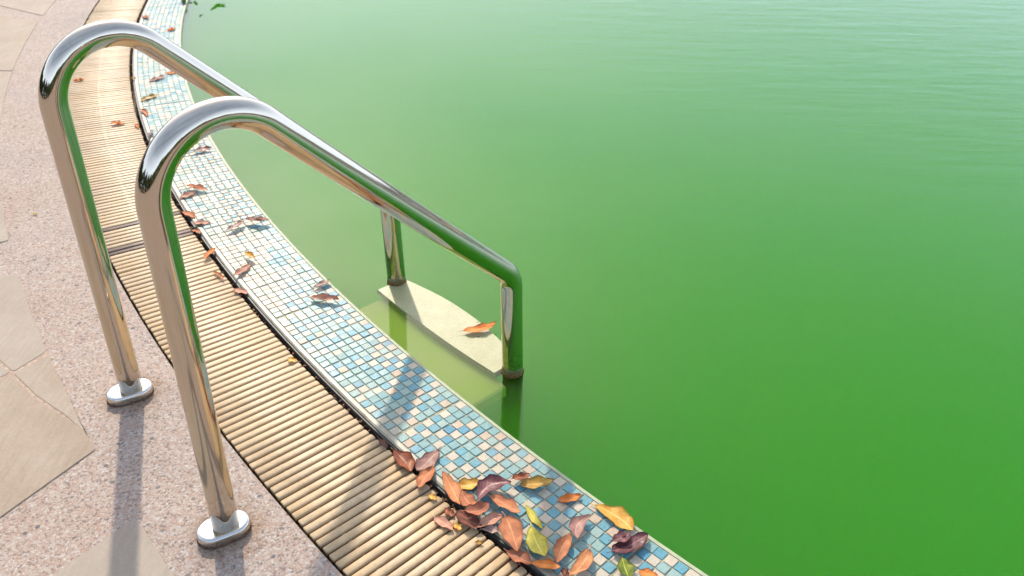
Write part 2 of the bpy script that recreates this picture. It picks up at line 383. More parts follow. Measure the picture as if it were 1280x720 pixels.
# ---------------------------------------------------------------- sandstone slabs let into the deck
def rounded(poly, rad=.012, seg=3):
    out = []; n = len(poly)
    for i in range(n):
        p0, p1, p2 = Vector(poly[i-1]), Vector(poly[i]), Vector(poly[(i+1) % n])
        d0 = (p0-p1); d2 = (p2-p1)
        if d0.angle(d2) > 2.75: out.append(p1); continue
        r = min(rad, d0.length*.3, d2.length*.3); a = p1+d0.normalized()*r; c = p1+d2.normalized()*r
        for k in range(seg+1):
            t = k/seg; out.append(a*(1-t)**2 + p1*2*t*(1-t) + c*t*t)
    return out
def arc_pts(a0, a1, r=R_STONE, n=8): return [tuple(pol(a0+(a1-a0)*i/n, r)[:2]) for i in range(n+1)]
def slab(name, poly, top=.0026, label=None, parent=None, mat=None, rad=.012):
    pts = rounded(poly, rad)
    area = sum(pts[i-1].x*pts[i].y - pts[i].x*pts[i-1].y for i in range(len(pts)))
    if area < 0: pts = pts[::-1]
    c = sum(pts, Vector((0, 0)))/len(pts); n = len(pts)
    v = []
    for inset, z in ((0, .0006), (0, top-.0012), (.0016, top)):
        for i, q in enumerate(pts):
            t = (pts[(i+1) % n]-pts[i-1]).normalized(); nn = Vector((-t.y, t.x)); w = q + nn*inset
            v.append((w.x-c.x, w.y-c.y, z))
    f = [(r*n+i, r*n+(i+1) % n, (r+1)*n+(i+1) % n, (r+1)*n+i) for r in (0, 1) for i in range(n)]
    f.append(tuple(2*n+i for i in range(n)))
    me = mesh_of(name, v, f, mat or M_STONE)
    o = obj(name, me, parent); o.location = (c.x, c.y, 0)
    return o
paving = empty('stone_paving'); paving['kind'] = 'structure'
def off(p, q, d):       # shift the segment p-q sideways by d
    p, q = Vector(p), Vector(q); t = (q-p).normalized(); nn = Vector((-t.y, t.x))*d
    return tuple(p+nn), tuple(q+nn)
jx = (-1.1809, 1.6358)                       # where the two joints cross
g = .0025
A = arc_pts(213.52, 216.45) + [(-1.1795, 1.6392), (-1.2289, 1.6785), (-1.60, 1.985), (-1.70, 2.063)]
B = arc_pts(216.57, 219.05) + [(-0.9928, 1.4940), (-1.0839, 1.5550), (-1.1775, 1.6350)]
Cc = [(-1.62, 1.975), (-1.2310, 1.6700), (-1.1820, 1.6322)] + [(-1.0830, 1.5480), (-0.9321, 1.4504)] + arc_pts(219.30, 219.42, n=1) + [(-0.9851, 1.1979), (-1.0467, 1.0889), (-1.35, .55), (-2.4, 1.3)]
Cc = [(-1.1820, 1.6310), (-1.0830, 1.5475), (-0.9321, 1.4490)] + arc_pts(219.30, 219.42, n=1) + [(-0.9851, 1.1979), (-1.0467, 1.0889), (-1.36, .58), (-1.60, 1.05)]
G = [(-1.1850, 1.6375), (-1.2310, 1.6715), (-1.66, 2.02), (-2.1, 1.5), (-1.615, 1.06)]
D = arc_pts(221.10, 224.4) + [(-0.62, .70), (-1.02, .78), (-0.8942, 0.9668)]
F = arc_pts(210.0, 211.95) + [(-1.68, 2.15), (-1.92, 2.40), (-1.80, 2.62)]
E = arc_pts(195.0, 200.45) + [(-2.42, 3.72), (-3.0, 4.0), (-3.1, 4.7)]
E2 = arc_pts(200.56, 206.6) + [(-2.15, 2.80), (-2.7, 3.2), (-2.95, 3.95), (-2.42, 3.70)]
K = arc_pts(187.0, 194.2) + [(-3.1, 4.9), (-3.3, 5.6)]
K2 = arc_pts(225.2, 229.5) + [(-.3, .1), (-.7, .35)]
for poly in (A, B, Cc, G, D, F, E, E2, K, K2):
    slab('stone_slab', poly, parent=paving)
rr = random.Random(3)
for k in range(26):                          # more slabs of the same crazy paving, further round and out
    a = 150 + k*3.4 + rr.uniform(-.5, .5); r = 8.75 + rr.random()*.35
    if 184 < a < 231: r += .75
    m = rr.randint(5, 6); c0 = pol(a, r); ph = rr.random()*6
    slab('stone_slab', [(c0.x+math.cos(ph+j*6.283/m)*rr.uniform(.16, .27), c0.y+math.sin(ph+j*6.283/m)*rr.uniform(.16, .27)) for j in range(m)], parent=paving)
slab('joint_mortar', [(-1.135, 1.722), (-1.128, 1.710), (-0.918, 1.434), (-0.935, 1.440), (-1.085, 1.545), (-1.61, 1.04), (-1.63, 1.07), (-1.67, 2.03), (-1.60, 1.995)], top=.0014, parent=paving, mat=M_MORTAR, rad=.001)

# ---------------------------------------------------------------- overflow grating: one slat object per slat
grate = empty('overflow_grating', tuple(pol(218, 7.78)), label='beige slatted overflow grating curving along the pool between pebble deck and mosaic', category='drain grating')
bpy.context.view_layer.update()
Ls = R_SLAT1-R_SLAT0
def slat_mesh(kind):
    hw = .0091; v, f = [], []
    prof = [(-hw*.80, -.017), (-hw, -.0052), (-hw*.88, -.0010), (-hw*.62, -.0002), (0, .0001), (hw*.62, -.0002), (hw*.88, -.0010), (hw, -.0052), (hw*.80, -.017)]
    k = len(prof)
    for x, s, dz in ((-Ls/2, .82, -.0013), (-Ls/2+.002, 1, 0), (Ls/2-.002, 1, 0), (Ls/2, .82, -.0013)):
        v += [(x, y*s, z+dz) for y, z in prof]
    for i in range(3):
        for t in range(k): f.append((i*k+t, (i+1)*k+t, (i+1)*k+(t+1) % k, i*k+(t+1) % k))
    f.append(tuple(range(k))); f.append(tuple(3*k+t for t in reversed(range(k))))
    xs = (-.060, .072) if kind else (.0,)
    for x in xs:                               # moulded knuckles that space the slats
        w = .0045 if kind else .007; o = len(v); z0, z1 = (-.013, -.0044) if kind else (-.013, -.0019)
        for sx in (-w, w):
            for y in (-.0112, .0112):
                for z in (z0, z1): v.append((x+sx*(1 if z == z0 else .8), y, z))
        f += [tuple(o+i for i in q) for q in ((0,1,3,2), (4,6,7,5), (0,4,5,1), (2,3,7,6), (1,5,7,3), (0,2,6,4))]
    me = mesh_of('slat', v, f, M_SLAT)
    for p in me.polygons: p.use_smooth = p.index < 3*k and (p.index % k) not in (8,)
    return me
sm_near, sm_far = slat_mesh(1), slat_mesh(0)
sm_dark = sm_near.copy(); sm_dark.materials.clear(); sm_dark.materials.append(M_SLATD)
PITCH_A = math.degrees(.0220/7.78)
a = 230.6; i = 0
rr = random.Random(5)
JOINTS = [213.72, 193.7]
while a > 188.5:
    me = sm_near if a > 213.5 else sm_far
    if 213.30 < a < 213.70: me = sm_dark  # a few slats in darker brown at the module joint
    if abs(a-212.42) < PITCH_A*.5: me = sm_dark
    if abs(a-193.75) < PITCH_A*.5: a -= PITCH_A*.45
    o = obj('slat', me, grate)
    o.matrix_parent_inverse = grate.matrix_world.inverted()
    o.location = pol(a, (R_SLAT0+R_SLAT1)/2 + rr.uniform(-.0012, .0012), rr.uniform(-.0008, .0004))
    o.rotation_euler = (rr.uniform(-.02, .02), rr.uniform(-.003, .003), R(a + rr.uniform(-.10, .10)))
    if me is sm_dark: o['label'] = 'dark brown slat'
    a -= PITCH_A; i += 1
print('slats', i)

# ---------------------------------------------------------------- mosaic coping
mos = empty('mosaic_coping', tuple(pol(218, 7.52))); mos['kind'] = 'structure'
bpy.context.view_layer.update()
def child_world(o, par):
    o.parent = par; o.matrix_parent_inverse = par.matrix_world.inverted()
prof = [(R_LIP, -.0105), (R_LIP+.0015, -.0035), (R_LIP+.005, -.0005), (R_TILE0-.0008, -.0002), (R_TILE0-.0008, -.008), (R_LIP, -.06)]
v, f = sweep_ring([(R_LIP, -.06), (R_LIP, -.006), (R_LIP+.0016, -.0018), (R_LIP+.005, .0), (R_TILE0-.001, .0003), (R_TILE0-.001, -.02), (R_TILE0-.001, -.06)], 0, 360, 720)
o = obj('edge_lip', mesh_of('edge_lip', v, f, M_LIP, smooth=False)); child_world(o, mos)
v, f = sweep_ring([(R_TILE0-.001, -.05), (R_TILE0-.001, -.0013), (R_TILE1+.0003, -.0013), (R_TILE1+.0003, -.05)], 0, 360, 720)
o = obj('grout_bed', mesh_of('grout_bed', v, f, M_GROUT)); child_world(o, mos)
v, f = sweep_ring([(R_TILE1+.0006, -.03), (R_TILE1+.0006, .0002), (R_TILE1+.003, .0016), (R_RIM1-.004, .0016), (R_RIM1, -.0006), (R_RIM1, -.03)], 0, 360, 720)
o = obj('inner_rim', mesh_of('inner_rim', v, f, M_RIM)); child_world(o, mos)
v, f = sweep_ring([(R_RIM1+.0008, -.034), (R_RIM1+.0008, -.0035), (R_RIM1+.0045, -.0035), (R_RIM1+.0075, -.016), (R_RIM1+.0075, -.034)], 0, 360, 720)
o = obj('rubber_seal', mesh_of('rubber_seal', v, f, M_SEAL)); child_world(o, mos)

ROWS = 8; RP = (R_TILE1-R_TILE0)/ROWS; TS = RP*.5-.0009
def tile_verts(oct_=False):
    if oct_:
        o2 = [(math.cos(R(45*k+22.5))*TS*1.0, math.sin(R(45*k+22.5))*TS*1.0) for k in range(8)]
    else:
        e = TS; c = .0016
        o2 = [(e, -e+c), (e, e-c), (e-c, e), (-e+c, e), (-e, e-c), (-e, -e+c), (-e+c, -e), (e-c, -e)]
    v = []
    for s, z in ((1, -.003), (1, .0000), (.90, .0009)): v += [(x*s, y*s, z) for x, y in o2]
    f = [(r*8+i, r*8+(i+1) % 8, (r+1)*8+(i+1) % 8, (r+1)*8+i) for r in (0, 1) for i in range(8)] + [tuple(16+i for i in range(8))]
    return v, f
tmesh = {}
def tmesh_get(key, oc):
    if (key, oc) not in tmesh:
        v, f = tile_verts(oc); tmesh[(key, oc)] = mesh_of('tile', v, f, TM[key])
    return tmesh[(key, oc)]
rr = random.Random(11)
def pick(a, j):
    """colour and shape; j = 0 at the water, 7 at the inner rim"""
    r = rr.random()
    edge = (a-214.5)/5.5*8                        # blue field widens towards the near end
    if a > 219.6 or (a > 213.6 and j < 1.2 + max(0, edge)):
        i = int(round(a/ (math.degrees(RP/7.52))))
        if (i + j) % 2 == 0:
            return ('blue' if r < .50 else 'azure' if r < .62 else 'pale' if r < .9 else 'aqua'), False
        return ('white' if r < .50 else 'cream' if r < .62 else 'aqua' if r < .86 else 'pale'), False
    if a > 213.6:
        return ('cream' if r < .26 else 'white' if r < .42 else 'mint' if r < .62 else 'ice' if r < .8 else 'sage' if r < .93 else 'teal'), False
    i = int(round(a/ (math.degrees(RP/7.52))))
    if a > 207.5:
        if j <= 4:
            if (i+j) % 2 == 0: return ('blue' if r < .7 else 'pale'), r < .62
            return ('white' if r < .6 else 'cream'), False
        return ('ice' if r < .35 else 'pale' if r < .5 else 'mint' if r < .7 else 'white' if r < .85 else 'teal'), False
    return ('aqua' if r < .28 else 'pale' if r < .5 else 'blue' if r < .62 else 'ice' if r < .8 else 'white'), False
AP = math.degrees(RP/7.52)
na = int((230.5-187.5)/AP); singles = 0
fv, ff, fm = [], [], []; keys = list(TM)
vis = []
for i in range(na):
    sheet = int(i//12)
    a = 230.5 - i*AP - sheet*AP*.07
    da = rr.uniform(-.01, .01) if i % 12 else 0
    for j in range(ROWS):
        r = R_TILE0 + (j+.5)*RP
        key, oc = pick(a, j)
        p = pol(a + da + (.02 if sheet % 2 else 0) + rr.uniform(-.006, .006), r + rr.uniform(-.0004, .0004), rr.uniform(-.0003, .0003))
        tilt = (R(rr.gauss(0, 1.0)), R(rr.gauss(0, 1.0)), R(a + rr.gauss(0, .8)))
        near = a < 226.9 and singles < 296
        if near:
            o = obj('tile', tmesh_get(key, oc)); o.location = p; o.rotation_euler = tilt; child_world(o, mos); singles += 1
        else:
            tv, tf = tile_verts(oc); from_eul = Matrix.Translation(p) @ __import__('mathutils').Euler(tilt).to_matrix().to_4x4()
            o0 = len(fv); fv += [from_eul @ Vector(q) for q in tv]; ff += [tuple(o0+x for x in q) for q in tf]; fm += [keys.index(key)]*len(tf)
o = obj('tile_field', mesh_of('tile_field', fv, ff, [TM[k] for k in keys], fm), kind='stuff'); child_world(o, mos)
o['label'] = 'the many further mosaic tiles beyond the nearest ones'

# ---------------------------------------------------------------- pool ladder
TH = R(43.35); dirv = Vector((math.cos(TH), math.sin(TH), 0))
ladder = empty('pool_ladder', (-.70, 1.37, 0), label='polished stainless steel pool ladder with two looped handrails standing in the green water', category='pool ladder')
bpy.context.view_layer.update()
RT = .0254
def tube(path, rad, seg=28, wet=None):
    v, f, w = [], [], []; n = len(path)
    side = Vector((-dirv.y, dirv.x, 0))
    for i, p in enumerate(path):
        t = (path[min(i+1, n-1)] - path[max(i-1, 0)]).normalized(); nn = t.cross(side).normalized()
        for k in range(seg):
            an = 2*math.pi*k/seg; v.append(p + side*math.cos(an)*rad + nn*math.sin(an)*rad); w.append(wet[i] if wet else 0)
    for i in range(n-1):
        for k in range(seg): f.append((i*seg+k, i*seg+(k+1) % seg, (i+1)*seg+(k+1) % seg, (i+1)*seg+k))
    f.append(tuple(reversed(range(seg)))); f.append(tuple((n-1)*seg+k for k in range(seg)))
    return v, f, w
def rail_profile():
    r, hs, R1, al, R2 = .7484, .7013, .1242, R(44.0), .0720; lp, ll = -.0113, -.0371
    pts = [(0, z) for z in (0, .08, .2, .35, .5, .6)] + [(0, hs)]
    for i in range(1, 41):
        t = (math.pi/2+al)*i/40; pts.append((R1-R1*math.cos(t), hs+R1*math.sin(t)))
    u1, v1 = pts[-1]; uc = r-R2; ub = uc+R2*math.sin(al); L = (ub-u1)/math.cos(al); vb = v1-L*math.sin(al); vc = vb-R2*math.cos(al)
    for i in range(1, 21): pts.append((u1+(ub-u1)*i/20, v1+(vb-v1)*i/20))
    for i in range(1, 13):
        t = (math.pi/2-al)*(1-i/12); pts.append((uc+R2*math.cos(t), vc+R2*math.sin(t)))
    zend = -.60
    for i in range(1, 25): pts.append((r, vc+(zend-vc)*i/24))
    out = []
    for u, z in pts:
        w = min(1, max(0, u/r)); out.append((u + (1-w)*lp*z + w*ll*max(z, -.1), z, w))
    return out
PR = rail_profile()
def flange_parts(rail, org):
    hl, hw = .0185, .0315                       # half straight length, end radius
    c = org - dirv*.006
    ax = Vector((math.cos(R(31)), math.sin(R(31)), 0)); ay = Vector((-ax.y, ax.x, 0))
    def stadium(rad, z, h=hl):
        pts = []
        for k in range(13): an = -math.pi/2 + math.pi*k/12; pts.append(c + ax*(h+rad*math.cos(an)) + ay*rad*math.sin(an) + Vector((0, 0, z)))
        for k in range(13): an = math.pi/2 + math.pi*k/12; pts.append(c + ax*(-h+rad*math.cos(an)) + ay*rad*math.sin(an) + Vector((0, 0, z)))
        return pts
    def loft(name, rings, mat, smooth=True):
        v, f = [], []; k = 26
        for q in rings: v += q
        for i in range(len(rings)-1):
            for t in range(k): f.append((i*k+t, i*k+(t+1) % k, (i+1)*k+(t+1) % k, (i+1)*k+t))
        f.append(tuple((len(rings)-1)*k+t for t in range(k)))
        me = mesh_of(name, [q-org for q in v], f, mat)
        for p in me.polygons: p.use_smooth = p.index < len(me.polygons)-1
        o = obj(name, me); o.location = org; child_world(o, rail); return o
    loft('flange_gasket', [stadium(.0330, .0003), stadium(.0330, .0024), stadium(.031, .0036)], M_RUST)
    fl = loft('flange_cover', [stadium(.0308, .0030), stadium(.0315, .0050), stadium(.0316, .0160), stadium(.0309, .0186), stadium(.0290, .0205), stadium(.0255, .0216), stadium(.0235, .0218)], M_FLANGE)
rails = []
for org in (Vector((-0.8673, 1.5686, 0)), Vector((-0.5374, 1.1772, 0))):
    path = [org + dirv*u + Vector((0, 0, z)) for u, z, w in PR]
    v, f, w = tube(path, RT, wet=[max(0, (q[2]-.8)/.2) for q in PR])
    me = mesh_of('handrail', [q-org for q in v], f, M_STEEL, smooth=True)
    at = me.attributes.new('wet', 'FLOAT', 'POINT'); at.data.foreach_set('value', w)
    rl = obj('handrail', me); rl.location = org; child_world(rl, ladder)
    bpy.context.view_layer.update()
    flange_parts(rl, org)
    rails.append((rl, path))
    # crust of dried brown scum round the leg at the water line
    lr2 = random.Random(int(org.x*-1000)); lc = next(q for q in reversed(path) if q.z > Z_WATER) ; v, f = [], []; sg = 36
    for k in range(sg):
        an = 2*math.pi*k/sg; hgt = .006 + .007*lr2.random(); th_ = .0014 + .0012*lr2.random()
        for r_, z_ in ((RT+.0002, Z_WATER+hgt), (RT+th_*.6, Z_WATER+hgt*.8), (RT+th_, Z_WATER+hgt*.35), (RT+th_*.9, Z_WATER-.003), (RT+.0002, Z_WATER-.008)):
            v.append((math.cos(an)*r_, math.sin(an)*r_, z_))
    for k in range(sg):
        for t in range(4): f.append((k*5+t, k*5+t+1, ((k+1) % sg)*5+t+1, ((k+1) % sg)*5+t))
    o = obj('scum_ring', mesh_of('scum_ring', v, f, M_SCUM, smooth=True)); o.location = (lc.x, lc.y, 0); child_world(o, rl)
# treads between the water legs
LA = rails[0][1][-1]; LB = rails[1][1][-1]; LA.z = LB.z = 0
def legpos(k):
    org = (Vector((-0.8673, 1.5686, 0)), Vector((-0.5374, 1.1772, 0)))[k]; return org + dirv*.7484
PA, PB = legpos(0), legpos(1)
def tread(zc, front, back, tilt, bow, th=.012, mat=None, s0=-.005, s1=.965):
    """slab between the legs: front/back = distance towards the pool / towards the wall"""
    t = (PB-PA); Lt = t.length; t.normalize(); nn = dirv
    n = 20; ring = []
    for i in range(n+1):
        s = i/n; q = PA + t*(Lt*(s0+s1*s)) ; bul = math.sin(math.pi*s)
        ring.append((q + nn*(front[0]+(front[1]-front[0])*s + bow*bul), 1))
    for i in range(n+1):
        s = 1-i/n; q = PA + t*(Lt*(s0+s1*s)); bul = math.sin(math.pi*s)
        ring.append((q - nn*(back[0]+(back[1]-back[0])*s + bow*.3*bul), -1))
    k = len(ring); v = []
    cen = sum((q for q, _ in ring), Vector())/k
    def zz(q): return zc + ((q-PA).dot(nn))*tilt
    for ins, dz in ((0, -th), (0, -.004), (.004, 0)):
        for q, s in ring:
            d = (cen-q).normalized()*ins; v.append((q.x+d.x, q.y+d.y, zz(q)+dz))
    f = [(r*k+i, r*k+(i+1) % k, (r+1)*k+(i+1) % k, (r+1)*k+i) for r in (0, 1) for i in range(k)]
    f.append(tuple(2*k+i for i in range(k))); f.append(tuple(reversed(range(k))))
    me = mesh_of('tread', [(x-PA.x, y-PA.y, z) for x, y, z in v], f, mat)
    bm = bmesh.new(); bm.from_mesh(me); bmesh.ops.recalc_face_normals(bm, faces=bm.faces); bm.to_mesh(me); bm.free()
    o = obj('tread', me); o.location = (PA.x, PA.y, 0); child_world(o, ladder); return o
TZ = Z_WATER
b = MB('algae_glow_ledge'); co = b.coord('Object')
M_LEDGE = b.set(color=b.ramp(b.noise(co, 7, 4), [(.3, srgb(236, 250, 96)), (.7, srgb(248, 244, 150))]), rough=.8, spec=.1)  # algae tint, brightened so the colour stands for the underwater glow
t1 = tread(TZ+.0022, (.022, .040), (.066, .040), .012, .034, mat=M_TREAD)
t1['label'] = 'pale tread breaking the water surface'
t2 = tread(TZ-.024, (-.03, -.03), (.20, .20), .0, .01, .03, mat=M_LEDGE, s0=.02, s1=1.0)

t2['label'] = 'submerged ledge, its yellow green algae brightened to stand for underwater glow'

# ---------------------------------------------------------------- fallen leaves, one object each
def leaf_mesh(L, Wd, curl, fold, bend, mat, seed, stem=True, nx=14, ny=7):
    r = random.Random(seed); v, f, al, ac = [], [], [], []
    ph = r.random()*9; pk = r.uniform(.72, 1.25); sh = r.uniform(.55, .85); tw = r.uniform(-.35, .35); cr = r.uniform(.4, 1)
    for i in range(nx+1):
        s = i/nx
        prof = (math.sin(math.pi*min(1, s**pk)))**sh if 0 < s < 1 else 0
        prof *= 1 + .05*math.sin(s*17+ph) + .03*math.sin(s*41+ph*2)
        hw = max(.0004, Wd/2*prof)
        x0 = (s-.5)*L; yb = bend*L*(1-(2*s-1)**2)
        cz = curl*L*(abs(2*s-1)**2)*(cr if s < .5 else 1.4-cr)
        for j in range(ny):
            u = (j/(ny-1))*2-1
            z = cz + fold*hw*abs(u)**1.4 + .0010*math.sin(s*11+u*3+ph) + .05*Wd*math.sin(5*s*math.pi+ph)*abs(u) + tw*hw*u*(s-.4)
            y = yb + u*hw*math.cos(min(1.2, abs(fold)*.75))
            v.append((x0, y, z)); al.append(s); ac.append(u)
    for i in range(nx):
        for j in range(ny-1): f.append((i*ny+j, (i+1)*ny+j, (i+1)*ny+j+1, i*ny+j+1))
    zmin = min(q[2] for q in v); v = [(x, y, z-zmin) for x, y, z in v]
    n0 = len(v); v += [(x, y, z-.00045) for x, y, z in v]; al += al; ac += ac   # real, if small, thickness
    f += [tuple(n0+q for q in reversed(face)) for face in f[:]]
    border = [j for j in range(ny)] + [i*ny+ny-1 for i in range(1, nx+1)] + [nx*ny+j for j in range(ny-2, -1, -1)] + [i*ny for i in range(nx-1, 0, -1)]
    for a_, b_ in zip(border, border[1:]+border[:1]): f.append((a_, a_+n0, b_+n0, b_) )
    if stem:                                   # petiole continuing the midrib
        b0 = Vector(v[ny//2]); o = len(v); d = Vector((-L*.12, bend*L*-.25 + r.uniform(-.004, .004), .001))
        for q, rad in ((b0 + Vector((.004, 0, .0002)), .0008), (b0 + d*.5, .0007), (b0 + d, .0009)):
            for k in range(5): an = 6.283*k/5; v.append((q.x, q.y+math.cos(an)*rad, q.z+math.sin(an)*rad)); al.append(0); ac.append(0)
        for i in range(2):
            for k in range(5): f.append((o+i*5+k, o+i*5+(k+1) % 5, o+(i+1)*5+(k+1) % 5, o+(i+1)*5+k))
        f.append(tuple(o+10+k for k in range(5)))
    me = mesh_of('fallen_leaf', v, f, mat, smooth=True)
    a1 = me.attributes.new('along', 'FLOAT', 'POINT'); a1.data.foreach_set('value', al)
    a2 = me.attributes.new('across', 'FLOAT', 'POINT'); a2.data.foreach_set('value', ac)
    return me
